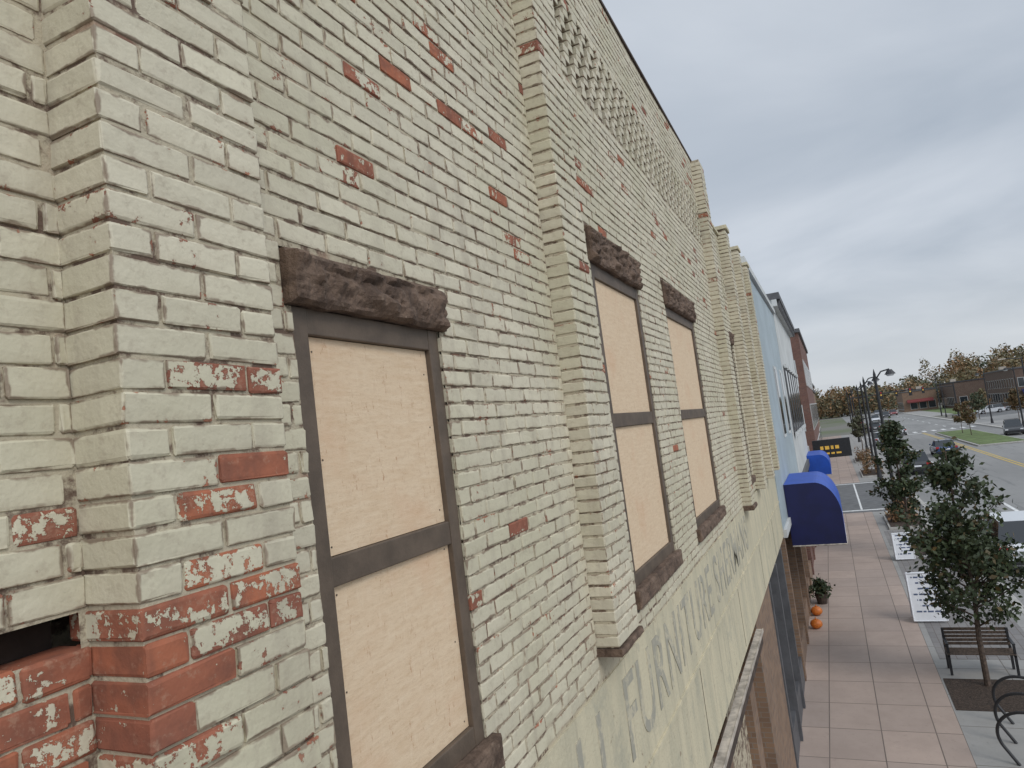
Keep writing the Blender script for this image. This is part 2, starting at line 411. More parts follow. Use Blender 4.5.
for i,w in enumerate(W):
    rough_stone('stone_lintel',w[0]-.03,w[1]+.03,YW-.018,YW+.09,w[3],w[4]-.008,A,.026,i*3.3)
    rough_stone('stone_sill',w[0]-.05,w[1]+.05,YW-.03,YW+.09,w[2]-.13,w[2]-.01,A,.008,i*3.3+9)
    mb=MB(); fw=.07 if i==0 else .085; fy=YW+.012
    mb.box(w[0],w[0]+fw,fy,fy+.09,w[2]-.01,w[3],M['frame']); mb.box(w[1]-fw,w[1],fy,fy+.09,w[2]-.01,w[3],M['frame'])
    mb.box(w[0]+fw,w[1]-fw,fy+.002,fy+.09,w[3]-fw*1.15,w[3],M['frame']); mb.box(w[0]+fw,w[1]-fw,fy+.002,fy+.09,w[2]-.01,w[2]+fw*.9,M['frame'])
    mb.box(w[0]+fw,w[1]-fw,fy+.004,fy+.09,w[5]-w[6]/2,w[5]+w[6]/2,M['frame'])
    mb.obj('window_frame',A,bevel=.004)
    mb=MB(); g=.002; bs=[(w[2]+fw*.9+g,w[5]-w[6]/2-g),(w[5]+w[6]/2+g,w[3]-fw*1.15-g)]
    for a,b in bs: mb.box(w[0]+fw+g,w[1]-fw-g,fy+.022,fy+.05,a,b,M['ply'])
    mb.obj('plywood_board',A)
    mb=MB()
    for a,b in bs:
        for zz in np.linspace(a+.06,b-.06,3):
            for xx in (w[0]+fw+.03,w[1]-fw-.03): 
                z2=zz+random.uniform(-.05,.05); mb.tube((xx,fy+.0225,z2),(xx,fy+.020,z2),.003,.003,M['frame'],8)
    mb.obj('board_screws',A)
rough_stone('pilaster_base_stone',PX2-.01,PX2+PW+.02,YW-PP-.012,YW+.05,H-1.235,H-1.196,A,.004,4)
rough_stone('pilaster_base_stone',PX3-.02,PX3+PW+.03,YW-PP-.02,YW+.05,ZL-.07,ZL-.003,A,.006,5)
def plank(nm,x0,x1,y0,y1,z0,z1,m,par):
    b=MB(); b.box(x0,x1,y0,y1,z0,z1,m); return b.obj(nm,par)
plank('plaster_sign_band',1.5,17.0,YW-.004,YW+.19,3.25,ZL-.02,M['parge'],A)
mb=MB()
mb.box(1.5,17.0,YW-.02,YW-.005,4.02,4.05,M['parge'])
for xx in (3.3,6.2,9.0,11.9,14.6): mb.box(xx,xx+.01,YW-.0065,YW-.0045,3.3,4.015,M['rust'])
mb.obj('plaster_moulding',A)
cu=bpy.data.curves.new('t','FONT'); cu.body='ALL FURNITURE SHERMANS'; cu.size=.68; cu.offset=.004; cu.extrude=.004; cu.space_character=1.12
to=bpy.data.objects.new('t',cu); sc.collection.objects.link(to); bpy.context.view_layer.update()
me=bpy.data.meshes.new_from_object(to.evaluated_get(bpy.context.evaluated_depsgraph_get())); bpy.data.objects.remove(to)
me.materials.clear(); me.materials.append(M['letter']); lo=mkobj('painted_lettering',me,A)
lo.rotation_euler=(math.pi/2,0,0); lo.location=(2.75,YW-.0045,H-1.95)
wmax=max(v.co.x for v in me.vertices); lo.scale=(7.9/wmax,1,1)
mb=MB(); mb.box(4.6,10.1,YW-.09,YW-.006,3.17,3.19,M['galv']); mb.box(4.6,10.1,YW-.075,YW-.006,3.0,3.168,M['rust']); mb.box(4.6,10.1,YW-.10,YW-.092,3.15,3.20,M['galv'])
mb.obj('metal_canopy',A,bevel=.003)
def storefront(par,xa,xb,zt,y,brick,step=2.2,pierw=.45):
    mb=MB(); mb.box(xa,xb,y+.32,y+.36,0,zt,M['glass']); x=xa
    while x<xb-.3:
        e=min(x+step,xb)
        mb.box(x,x+pierw,y,y+.31,0,zt,brick)
        mb.box(x+pierw,e,y+.05,y+.31,0,.55,brick)
        mb.box(x+pierw,e,y+.2,y+.26,.552,.62,M['black']); mb.box(x+pierw,e,y+.2,y+.26,zt-.55,zt-.48,M['black'])
        for t in (.0,.5,1.): 
            xx=x+pierw+.02+(e-x-pierw-.1)*t; mb.box(xx,xx+.06,y+.18,y+.27,.622,zt-.002,M['black'])
        x=e
    mb.obj('storefront',par)
storefront(A,-1.6,10.2,3.0,YW+.1,M['tanbrick'])
storefront(A,10.2,12.5,3.24,YW,M['tanbrick'],2.3,2.25)
storefront(A,12.5,17.0,3.24,YW-.02,M['dkcor'],1.5,.12)

# ---------------------------------------------------------------- building B
Bd=empty('brick_building'); ZB2=H+3.24; b0=PX3+PW+.02; b1=17.0
hB=[]
WB=[(11.75,12.65),(13.5,14.5),(15.25,16.15)]
for a,b in WB: hB+= [(a,b,H-1.08,H+1.2),(a-.03,b+.03,H+1.195,H+1.42)]
band2=(b0+.1,b1-.1,H+2.05,H+2.05+6*CP)
bb=Bricks(); PB=[12.9,14.75,16.55]
lay(bb,b0,b1,ZL,ZB2,hB+[(p,p+PW,ZL-1,ZB2+1) for p in PB]+[band2],YW)
for p in PB: pil(bb,p,ZL,ZB2+.1,YW,.16)
lattice(bb,band2[0],band2[1],band2[2],6)
bb.build('painted_bricks',Bd,M['brick'],1,.006)
mb=MB(); grid_plane(mb,b0,b1,ZL,ZB2,hB+[band2],YW+REC,M['mortar'])
mb.box(band2[0],band2[1],YW+.11,YW+.13,band2[2],band2[3],M['recess_shade'])
for p in PB: mb.box(p+.009,p+PW-.009,YW-.148,YW+.02,ZL,ZB2+.09,M['mortar'])
mb.box(b0,b1,YW+.2,YW+9,ZL,ZB2-.02,M['mortar']); mb.obj('mortar_joints',Bd)
mb=MB(); mb.box(b0,b1,YW-.03,YW+.3,ZB2+.003,ZB2+.06,M['parge'])
for p in PB: mb.box(p-.02,p+PW+.02,YW-.18,YW+.2,ZB2+.101,ZB2+.17,M['parge'])
mb.obj('parapet_coping',Bd,bevel=.005)
for i,(a,b) in enumerate(WB):
    rough_stone('stone_lintel',a-.03,b+.03,YW-.02,YW+.09,H+1.2,H+1.41,Bd,.02,i*2.3)
    rough_stone('stone_sill',a-.05,b+.05,YW-.03,YW+.09,H-1.2,H-1.09,Bd,.008,i*3.3+9)
    mb=MB(); mb.box(a,a+.08,YW+.02,YW+.1,H-1.08,H+1.19,M['frame']); mb.box(b-.08,b,YW+.02,YW+.1,H-1.08,H+1.19,M['frame']); mb.box(a+.08,b-.08,YW+.022,YW+.1,H,H+.1,M['frame'])
    mb.box(a+.08,b-.08,YW+.05,YW+.07,H-1.08,H-.002,M['ply']); mb.box(a+.08,b-.08,YW+.05,YW+.07,H+.102,H+1.19,M['ply']); mb.obj('boarded_window',Bd)

# ---------------------------------------------------------------- building C blue siding
C=empty('blue_sided_building'); mb=MB(); y=YW-.02
mb.box(17.02,27.5,y+.03,y+9,3.3,H+3.5,M['bluebldg'])
x=17.05
while x<27.4: mb.box(x,x+.22,y,y+.032,3.4,H+3.45,M['bluebldg']); x+=.3
mb.box(17.02,27.55,y-.08,y+.35,H+3.5,H+3.66,M['whitebldg']); mb.box(17.02,27.5,y-.06,y+.028,3.2,3.38,M['whitebldg'])
for a in (22.4,25.3):
    mb.box(a,a+1.1,y-.03,y-.002,H-.9,H+1.3,M['whitebldg']); mb.box(a+.08,a+1.02,y-.04,y-.032,H-.8,H+1.2,M['glass'])
mb.obj('siding_wall',C); storefront(C,17.02,27.5,3.19,YW,M['tanbrick'],2.6,.25)
# ---------------------------------------------------------------- building D white, dark cornice
Dn=empty('white_commercial_building'); mb=MB(); y=YW-.03
mb.box(27.55,41,y,y+12,3.3,H+4.2,M['whitebldg'])
mb.box(27.5,41.2,y-.30,y+.2,H+4.05,H+4.3,M['dkcor']); mb.box(27.5,41.1,y-.18,y-.002,H+3.8,H+4.048,M['whitebldg'])
x=27.8
while x<41: mb.box(x,x+.15,y-.27,y-.182,H+3.75,H+4.04,M['dkcor']); x+=.7
mb.box(27.55,41,y-.1,y-.002,3.2,3.5,M['dkcor'])
for a in np.arange(28.4,40.,2.1):
    mb.box(a,a+1.1,y-.05,y-.002,H-1.,H+1.5,M['dkcor']); mb.box(a+.08,a+1.02,y-.06,y-.052,H-.9,H+1.4,M['glass']); mb.box(a-.05,a+1.15,y-.12,y-.053,H+1.5,H+1.65,M['whitebldg']); mb.box(a-.05,a+1.15,y-.12,y-.053,H-1.15,H-1.,M['whitebldg'])
mb.obj('upper_wall',Dn); storefront(Dn,27.55,41,3.2,YW,M['redbrick'],2.6,.35)
def block(name,x0,x1,y0,y1,h,wall,sides,corn=M['dkcor'],ww=1.1,gap=2.4,floors=None,awn=None):
    r=empty(name); mb=MB(); mb.box(x0,x1,y0,y1,-.15,h,wall); mb.box(x0-.15,x1+.15,y0-.15,y1+.15,h+.003,h+.3,corn)
    mb.box(x0+.3,x1-.3,y0+.3,y1-.3,h+.303,h+.32,M['roof'])
    nf=floors or max(1,int(h/3.6))
    for f in range(nf):
        zb=.7+f*3.5; zt=min(zb+(2.2 if f==0 else 1.9),h-.4)
        w=ww*(1.6 if f==0 else 1)
        for sd in sides:
            if sd[0]!='y': continue
            yy=y0 if sd=='y0' else y1; s=-1 if sd=='y0' else 1
            for a in np.arange(x0+.6,x1-w-.2,gap*(1.1 if f==0 else 1)):
                mb.box(a-.08,a+w+.08,yy+s*.002,yy+s*.05,zb-.08,zt+.08,M['whitebldg']); mb.box(a,a+w,yy+s*.052,yy+s*.06,zb,zt,M['glass'])
        if 'x0' in sides:
            for a in np.arange(y0+.6,y1-w-.2,gap):
                mb.box(x0-.002,x0-.05,a-.08,a+w+.08,zb-.08,zt+.08,M['whitebldg']); mb.box(x0-.052,x0-.06,a,a+w,zb,zt,M['glass'])
    if awn: 
        mb.poly([(x0-.003,y0+1,3.6),(x0-.003,y1-1,3.6),(x0-1.3,y1-1,2.9),(x0-1.3,y0+1,2.9)],awn); mb.box(x0-1.31,x0-1.3,y0+1,y1-1,2.6,2.9,awn)
    mb.box(x0+3,x0+4.4,y0+3,y0+4.6,h+.325,h+1.4,M['galv']); mb.box(x1-5,x1-3.6,y1-4,y1-2.6,h+.325,h+1.2,M['galv'])
    mb.obj('walls',r); return r
block('red_brick_building',58,84,YW-.1,YW+14,11.8,M['redbrick'],['y0','x0'])
block('brick_shop_building',84.2,104,YW,YW+14,7.5,M['tanbrick'],['y0'])
block('brick_shop_building',104.2,135,YW+.4,YW+14,9,M['redbrick'],['y0'])
def awning(name,x0,x1,yw,proj,z0,z1,m,mend):
    mb=MB(); n=12; prof=[(yw,z1)]
    ra=proj*.45; rb=(z1-z0)*.55
    prof.append((yw-proj+ra,z1))
    for i in range(1,n+1):
        t=math.pi/2*i/n; prof.append((yw-proj+ra-ra*math.sin(t),z1-rb+rb*math.cos(t)))
    prof.append((yw-proj,z0))
    for (a,b),(c,d) in zip(prof[:-1],prof[1:]): mb.poly([(x0,a,b),(x0,c,d),(x1,c,d),(x1,a,b)],m)
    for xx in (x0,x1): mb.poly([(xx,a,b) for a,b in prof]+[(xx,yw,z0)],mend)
    mb.poly([(x0+.02,yw,z0+.05),(x1-.02,yw,z0+.05),(x1-.02,yw-proj+.02,z0+.05),(x0+.02,yw-proj+.02,z0+.05)],M['black'])
    for xx in (x0,x1): mb.path([(xx,yw,z0),(xx,yw-proj,z0)],.018,M['galv'])
    mb.path([(x0,yw-proj,z0),(x1,yw-proj,z0)],.018,M['galv'])
    mb.obj(name)
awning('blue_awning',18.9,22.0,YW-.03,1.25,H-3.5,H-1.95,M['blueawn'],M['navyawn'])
awning('blue_awning',37.0,40.5,YW-.04,1.0,H-3.5,H-2.5,M['blueawn'],M['blueawn'])
mb=MB(); mb.box(44,44.3,-.85,1.15,H-3.2,H-2.15,M['black'])
yy=.75
for w in (.16,.22,.14,.2): mb.box(43.985,43.998,yy-w,yy,H-2.72,H-2.52,M['amber']); yy-=w+.09
yy=.6
for w in (.3,.18,.26): mb.box(43.985,43.998,yy-w,yy,H-3.0,H-2.9,M['amber']); yy-=w+.09
mb.tube((44.15,1.0,0),(44.15,1.0,H-3.2),.07,.07,M['black']); mb.obj('projecting_sign')

# ---------------------------------------------------------------- ground
mb=MB(); mb.box(-600,2500,-1500,1500,-2,-.16,M['ground']); mb.obj('ground')
mb=MB(); mb.box(-60,700,-20,-4.0,-.158,-.13,M['asphalt']); mb.box(-60,700,-20.6,-20.002,-.158,0,M['kerb']); mb.obj('road')
mb=MB(); mb.box(128,150,-160,-20.65,-.156,-.128,M['asphalt']); mb.box(60,127.9,-34,-26.1,-.156,-.126,M['asphalt2']); mb.box(150.2,180,-160,-24,-.156,-.120,M['asphalt2']); mb.obj('side_road')
mb=MB(); mb.box(-40,135,-1.30,YW+.3,-.15,0,M['walk']); mb.obj('sidewalk')
mb=MB(); mb.box(-40,135,-3.8,-1.302,-.15,-.0,M['greywalk']); mb.obj('paved_verge')
mb=MB()
for a,b in((18.6,29.8),(32.2,35.8),(4,13)): mb.box(a,b,-3.5,-1.45,.0,.005,M['darkpave'])
mb.obj('brick_pavers')
mb=MB(); x=-40
while x<135: mb.box(x,x+2.99,-4.0,-3.802,-.15,.006,M['kerb']); x+=3
mb.obj('kerb',bevel=.02)
mb=MB(); mb.box(42,57,-3.79,YW,.0,.006,M['asphalt2']); 
for xx in (42.6,56.2): mb.box(xx,xx+.3,-3.5,YW-.3,.0062,.011,M['white'])
mb.box(43,56,-.9,-.8,.0062,.011,M['white'])
mb.obj('driveway')
mb=MB()
x=-50
while x<400:
    for yy in (-7.4,-16.6): mb.box(x,x+3,yy-.08,yy+.08,-.129,-.125,M['white'])
    x+=9
for yy in (-11.9,-12.2): mb.box(-50,118,yy-.06,yy+.06,-.129,-.125,M['yellow'])
for k in range(14): mb.box(6+k*6.5,6.12+k*6.5,-6.4,-4.1,-.129,-.125,M['white'])
for k in range(12): mb.box(120,123,-4.9-k*1.25,-5.4-k*1.25,-.129,-.125,M['white'])
mb.box(117,117.6,-12,-4.9,-.129,-.125,M['white'])
for k in range(10): mb.box(58+k*4,58.15+k*4,-19.9,-17.6,-.129,-.125,M['white'])
mb.obj('road_markings')
mb=MB(); mb.box(82,112,-17.2,-12.9,-.13,.02,M['kerb']); mb.box(82.2,111.8,-17.0,-13.1,.0,.06,M['grass']); mb.obj('grass_median',bevel=.05)
mb=MB(); mb.box(-40,127.9,-26,-20.62,-.156,.01,M['greywalk']); mb.box(181,330,-25,-20.62,-.156,.01,M['greywalk']); mb.obj('far_sidewalk')
mb=MB(); mb.box(60,127.9,-60,-34.2,-.156,.0,M['grass']); mb.box(181,240,-31,-25.1,-.156,.0,M['grass']); mb.obj('lawn')

# ---------------------------------------------------------------- vegetation
def leaves(name,pts,size,mat,parent=None,flat=.0):
    N=len(pts); P=np.array(pts)
    a=rng.normal(size=(N,3)); a/=np.linalg.norm(a,axis=1)[:,None]; b=rng.normal(size=(N,3)); b-= (a*b).sum(1)[:,None]*a; b/=np.linalg.norm(b,axis=1)[:,None]
    s=(size*rng.uniform(.6,1.35,N))[:,None]
    V=np.stack([P-a*s,P-b*s*.55,P+a*s,P+b*s*.55],1).reshape(-1,3)
    me=bpy.data.meshes.new(name); me.from_pydata(V.tolist(),[],[(4*i,4*i+1,4*i+2,4*i+3) for i in range(N)]); me.materials.append(mat)
    A_=me.attributes.new('rp','FLOAT_VECTOR','POINT'); rp=np.repeat(rng.random((N,3)),4,0); A_.data.foreach_set('vector',rp.astype(np.float32).ravel())
    return mkobj(name,me,parent)
def tree(name,x,y,h,crown_w,zc0,nl,size,mat,nb=26,seed=1,z0=0.):
    rnd=random.Random(seed); T=empty(name); mb=MB()
    top=Vector((x+rnd.uniform(-.1,.1),y,z0+h*.93)); base=Vector((x,y,z0))
    pts=[base.lerp(top,t)+Vector((rnd.uniform(-.04,.04),rnd.uniform(-.04,.04),0))*(t>0) for t in (0,.2,.4,.6,.8,1)]
    r0=h*.012
    for i in range(5): mb.tube(pts[i],pts[i+1],r0*(1-i*.17),r0*(1-(i+1)*.17),M['bark'],8)
    P=[]
    chh=h-zc0
    for k in range(nb):
        t=rnd.random()**1.15; zz=zc0+chh*t*.92; 
        prof=min(1,.55+t*3)*(1-t)**.55
        ang=k*2.4+rnd.uniform(-.5,.5); R=crown_w*.5*max(.12,prof)*rnd.uniform(.5,1.15)
        s=base.lerp(top,max(.1,(zz-.25*R)/h)); e=Vector((x+R*math.cos(ang),y+R*math.sin(ang),z0+zz+R*.35))
        mid=s.lerp(e,.5)+Vector((0,0,-.05*R)); mb.tube(s,mid,r0*.35,r0*.22,M['bark'],5,False); mb.tube(mid,e,r0*.22,r0*.08,M['bark'],5,False)
        for q in range(int(nl/nb*rnd.uniform(.5,1.5))):
            u=rnd.random()**.6; c=s.lerp(e,.3+.7*u); sp=crown_w*.055
            P.append((c.x+rnd.gauss(0,sp),c.y+rnd.gauss(0,sp),c.z+rnd.gauss(0,sp*.8)))
    mb.obj('trunk_and_limbs',T); leaves('leaf_crown',P,size,mat,T); return T
tree('street_tree',17.0,-2.1,5.2,2.5,1.45,7000,.062,M['leaf'],46,3)
tree('street_tree',31.0,-2.15,5.3,2.1,1.5,4600,.078,M['leaf'],36,5)
tree('street_tree',92,-3.0,5.0,2.6,1.8,2500,.14,M['fargreen'],26,9)
tree('street_tree',98,-15,4.2,2.2,1.6,1500,.14,M['autumn'],20,10)
tree('street_tree',104,-15,4.0,2.0,1.6,1500,.14,M['autumn'],20,11)
tree('street_tree',118,-24,5.0,3.0,1.8,2000,.16,M['autumn'],20,12,0)
tree('street_tree',140,-23,5.0,3.0,1.8,2000,.16,M['fargreen'],20,14,0)
tree('street_tree',170,-40,6.0,4,1.8,2000,.2,M['farautumn'],20,15,0)
tree('street_tree',158,-27,5.0,3,1.8,1500,.2,M['farautumn'],20,16,0)
def mass(name,blobs,n,size,mat):
    P=[]
    vol=[b[3]*b[4]*b[5] for b in blobs]; tot=sum(v**.7 for v in vol)
    for b,v in zip(blobs,vol):
        k=int(n*v**.7/tot); d=rng.normal(size=(k,3)); d/=np.linalg.norm(d,axis=1)[:,None]; r=rng.uniform(.55,1.05,k)[:,None]
        P.append(d*r*np.array(b[3:6])+np.array(b[:3]))
    leaves(name,np.concatenate(P),size,mat)
bl=[];bl2=[]
for k in range(360):
    yy=random.uniform(-250,70); xx=random.uniform(275,430); hh=(random.uniform(3.8,7.6)+ (xx-275)*.011)*(1.35 if yy<-45 else .85)
    (bl if random.random()<.6 else bl2).append((xx,yy,hh*.95,random.uniform(3,6),random.uniform(3,6),hh))
mass('distant_autumn_trees',bl,100000,.6,M['farautumn']); mass('distant_green_trees',bl2,70000,.6,M['fargreen'])
def planter(name,x,y,w,l,mat,h=.7,n=900):
    r=empty(name); mb=MB(); mb.box(x,x+l,y,y+w,.005,.12,M['kerb']); mb.box(x+.08,x+l-.08,y+.08,y+w-.08,.12,.14,M['mulch']); mb.obj('bed',r)
    P=[]
    for k in range(14):
        cx_,cy_=x+random.uniform(.3,l-.3),y+random.uniform(.3,w-.3); hh=h*random.uniform(.5,1.2)
        for q in range(n//14):
            t=random.random(); P.append((cx_+random.gauss(0,.06+.16*t),cy_+random.gauss(0,.06+.16*t),.14+hh*t))
    leaves('grasses',P,.08,mat,r)
mb=MB(); mb.box(15.7,17.35,-3.4,-1.35,.002,.012,M['mulch']); mb.obj('mulch_bed')
mb=MB(); mb.box(30.2,31.8,-3.2,-1.6,.002,.012,M['mulch']); mb.obj('mulch_bed')
planter('planter_bed',36,-3.3,1.6,4.0,M['rustgrass'],.9,1400)
planter('planter_bed',60,-3.3,1.7,5,M['rustgrass'],1.1)
planter('planter_bed',74,-3.3,1.7,5,M['rustgrass'],1.1)

# ---------------------------------------------------------------- street furniture
def bench(x,y,rot=0):
    mb=MB()
    for k in range(5): mb.box(-.2+k*.09,-.13+k*.09,-.62,.62,.43,.455,M['bark'])
    for k in range(5): mb.box(.27+k*.012,.29+k*.012,-.62,.62,.50+k*.075,.56+k*.075,M['bark'])
    for yy in (-.6,.6):
        mb.box(-.2,-.16,yy-.025,yy+.025,0,.43,M['black']); mb.box(.24,.29,yy-.025,yy+.025,0,.5,M['black']); mb.box(-.2,.28,yy-.025,yy+.025,.39,.428,M['black'])
        mb.box(.292,.32,yy-.025,yy+.025,.48,.86,M['black']); mb.box(-.2,.29,yy-.03,yy+.03,.64,.67,M['black']); mb.box(-.2,-.17,yy-.025,yy+.025,.456,.64,M['black'])
    mb.obj('park_bench',bevel=.005,loc=(x,y,.006),rot=rot)
bench(17.75,-2.15)
mb=MB()
for k,xx in enumerate((13.5,14.3,15.1)):
    pts=[]; yc=-2.12-.12*k
    for i in range(29):
        t=-.6+ (math.pi+1.2)*i/28; pts.append((xx+.16*math.cos(t),yc+.42*math.cos(t),.46+.40*math.sin(t)))
    pts=[(xx+.08,yc+.2,.0)]+pts+[(xx-.08,yc-.2,.0)]
    mb.path(pts,.026,M['black'],8)
mb.obj('bike_rack')
def aboard(x,y,w,h):
    mb=MB()
    for s in (1,-1):
        top=.04*s; bot=.28*s
        q=[(bot,-w/2,.05),(bot,w/2,.05),(top,w/2,h),(top,-w/2,h)]
        mb.poly(q,M['signwhite']); mb.poly([(a-.012*s,b,c) for a,b,c in q],M['signwhite'])
        for a,b in((0,1),(1,2),(2,3),(3,0)): mb.path([q[a],q[b]],.018,M['signwhite'],6)
        for r in range(7):
            t=.9-r*.12; xx=bot+(top-bot)*t; zz=.05+(h-.05)*t; yy=-w/2+.1; en=w/2-.1-(r%3)*.06
            while yy<en:
                ww=random.uniform(.05,.16); e=min(yy+ww,en); mb.poly([(xx+.006*s,yy,zz),(xx+.006*s,e,zz),(xx+.006*s-.02*s*.1,e,zz+.04),(xx+.006*s-.02*s*.1,yy,zz+.04)],M['ink']); yy=e+.035
    mb.obj('sandwich_board_sign',loc=(x,y,.01))
aboard(21.7,-1.62,.78,1.25); aboard(29.6,-1.75,.62,.95)
def lamp(x,y,h,side=1,z=0.):
    mb=MB(); mb.tube((0,0,0),(0,0,.7),.2,.13,M['black'],12); mb.tube((0,0,.7),(0,0,h),.10,.075,M['black'],10)
    mb.path([(0,0,h-.35),(0,-.35*side,h+.1),(0,-.8*side,h+.18)],.04,M['black']); mb.tube((0,-.8*side,h+.15),(0,-.8*side,h-.12),.12,.3,M['black'],12); mb.tube((0,-.8*side,h-.12),(0,-.8*side,h-.22),.24,.16,M['signwhite'],12)
    mb.path([(0,0,h*.62),(0,.6*side,h*.62)],.03,M['black']); mb.tube((0,0,h),(0,0,h+.3),.07,.01,M['black']); mb.obj('street_lamp',loc=(x,y,z))
for x,y,s in((45,-2.7,1),(58,-2.7,1),(73,-3.1,1),(88,-3.3,1),(109,-3.3,1),(134,-3.3,1),(88,-21.5,-1),(104,-21.5,-1),(122,-21.5,-1),(165,-21.5,-1)): lamp(x,y,7.4,s)
def pole(x,y,h,arm):
    mb=MB(); mb.tube((0,0,0),(0,0,h),.14,.09,M['black'],10); mb.path([(0,0,h-.2),(0,arm,h+.1)],.06,M['black']); mb.box(-.2,.2,arm-.1,arm+.8,h,h+.18,M['galv']); mb.obj('light_pole',loc=(x,y,0))
pole(150,-36,11,2); pole(175,-22,9,1.5); pole(120,-26,9,2)
def signal(x,y,sd,arm=9):
    mb=MB(); mb.tube((0,0,0),(0,0,6.8),.16,.12,M['black'],10); mb.path([(0,0,6.2),(0,sd*arm,6.5)],.08,M['black'])
    for q in (.5,.95):
        yy=sd*arm*q
        mb.box(-.15,.15,yy-.22,yy+.22,5.5,6.75,M['black'])
        for k,m in enumerate((M['redlamp'],M['amber'],M['black'])): mb.tube((-.16,yy,6.5-k*.36),(-.2,yy,6.5-k*.36),.12,.12,m,10)
    mb.obj('traffic_signal',loc=(x,y,0))
signal(124,-3.4,-1); signal(152,-21.8,1,10)
def pumpkin(x,y,z,r):
    bm=bmesh.new(); bmesh.ops.create_uvsphere(bm,u_segments=32,v_segments=16,radius=r)
    for v in bm.verts:
        a=math.atan2(v.co.y,v.co.x); f=1-.07*abs(math.cos(a*5)); v.co.x*=f; v.co.y*=f; v.co.z*=.82
        q=math.hypot(v.co.x,v.co.y)/r
        if q<.35: v.co.z*=.85+.15*q/.35
    st=bmesh.ops.create_cone(bm,segments=8,radius1=r*.16,radius2=r*.09,depth=r*.45,cap_ends=True)
    for v in st['verts']: v.co.z+=r*.85
    me=bpy.data.meshes.new('pumpkin'); bm.to_mesh(me); bm.free(); me.materials.append(M['pumpkin']); me.polygons.foreach_set('use_smooth',[True]*len(me.polygons))
    o=mkobj('pumpkin',me); o.location=(x,y,z+r*.8)
pumpkin(21.0,1.18,0,.16); pumpkin(22.3,1.19,0,.16)
r_=empty('potted_plant'); mb=MB(); mb.tube((23.6,1.05,0),(23.6,1.05,.32),.14,.2,M['rust'],14); mb.obj('pot',r_)
leaves('foliage',[(23.6+random.gauss(0,.15),1.05+random.gauss(0,.12),.48+random.gauss(0,.11)) for _ in range(600)],.06,M['leaf'],r_)

# ---------------------------------------------------------------- cars
def paintm(nm,c):
    n=NT(nm); m=n.fin(c,.3); n.b.inputs['Coat Weight'].default_value=.6; return m
PC={'w':paintm('white_car_paint',(.62,.63,.65)),'k':paintm('black_car_paint',(.02,.02,.022)),'r':paintm('red_car_paint',(.22,.02,.02)),'s':paintm('silver_car_paint',(.3,.31,.33)),'b':paintm('blue_car_paint',(.03,.06,.15))}
def car(x,y,rot,col,suv=True,z=-.13):
    m=PC[col]; zr=1.68 if suv else 1.42; zb=.98 if suv else .88
    bm=bmesh.new()
    def add_prism(pr,w0):
        L=[bm.verts.new((a,-w0,b)) for a,b in pr]; R=[bm.verts.new((a,w0,b)) for a,b in pr]
        fs=[bm.faces.new(L),bm.faces.new(R[::-1])]
        for i in range(len(pr)):
            j=(i+1)%len(pr); fs.append(bm.faces.new((L[j],L[i],R[i],R[j])))
        return fs
    arch=lambda cx:[(cx+.38*math.cos(t),.33+.38*math.sin(t)) for t in np.linspace(0,math.pi,9)]
    pr=[(-2.28,.5),(-2.3,.8),(-2.15,zb+.02),(-1.2,zb+.06),(.9,zb),(1.9,zb-.12),(2.22,zb-.25),(2.3,.55),(2.2,.3)]+arch(1.42)+arch(-1.38)+[(-2.2,.3)]
    add_prism(pr,.9)
    bmesh.ops.recalc_face_normals(bm,faces=bm.faces)
    es=[e for e in bm.edges if len(e.link_faces)==2 and e.calc_face_angle(0)>.15 and (e.verts[0].co.z+e.verts[1].co.z)/2>.5 and abs(e.verts[0].co.y-e.verts[1].co.y)<.01]
    bmesh.ops.bevel(bm,geom=es,offset=.07,segments=3,affect='EDGES')
    xb0,xb1,xt0,xt1=(-2.1,.95,-1.85,.15) if suv else (-1.7,.95,-1.05,.1)
    zl=zb-.01
    bq=[(xb0,-.84,zl),(xb1,-.84,zl),(xb1,.84,zl),(xb0,.84,zl)]; tq=[(xt0,-.66,zr),(xt1,-.66,zr),(xt1,.66,zr),(xt0,.66,zr)]
    b_=[bm.verts.new(v) for v in bq]; t_=[bm.verts.new(v) for v in tq]
    side=[]
    for i in range(4):
        j=(i+1)%4; side.append(bm.faces.new((b_[i],b_[j],t_[j],t_[i])))
    bm.faces.new(t_)
    r=bmesh.ops.inset_individual(bm,faces=side,thickness=.06,depth=-.01)
    for f in side: f.material_index=1
    me=bpy.data.meshes.new('body'); bm.to_mesh(me); bm.free(); me.materials.append(m); me.materials.append(M['glass'])
    root=empty('parked_car'); o=mkobj('body',me,root)
    mb=MB()
    for wx in (1.42,-1.38):
        for s in (-1,1):
            mb.tube((wx,s*.68,.33),(wx,s*.905,.33),.33,.33,M['tyre'],20); mb.tube((wx,s*.9,.33),(wx,s*.915,.33),.21,.2,M['hub'],12)
            mb.box(wx-.02,wx+.02,s*.917,s*.92,.15,.5,M['tyre'])
    for s in (-1,1):
        mb.box(-2.31,-2.2,s*.6,s*.86,.75,.92,M['redlamp']); mb.box(2.2,2.31,s*.55,s*.84,.62,.74,M['signwhite']); mb.box(.55,.75,s*.9,s*1.02,.98,1.1,m); mb.box(-.35,-.27,s*.74,s*.81,zb+.02,zr-.1,m)
    mb.box(-2.33,-2.28,-.8,.8,.35,.5,M['black']); mb.box(2.27,2.33,-.7,.7,.35,.52,M['black']); mb.box(-2.33,-2.29,-.25,.25,.62,.74,M['signwhite'])
    mb.obj('wheels_and_trim',root,bevel=.01)
    root.location=(x,y,z); root.rotation_euler[2]=rot
car(29.2,-5.15,0,'w')
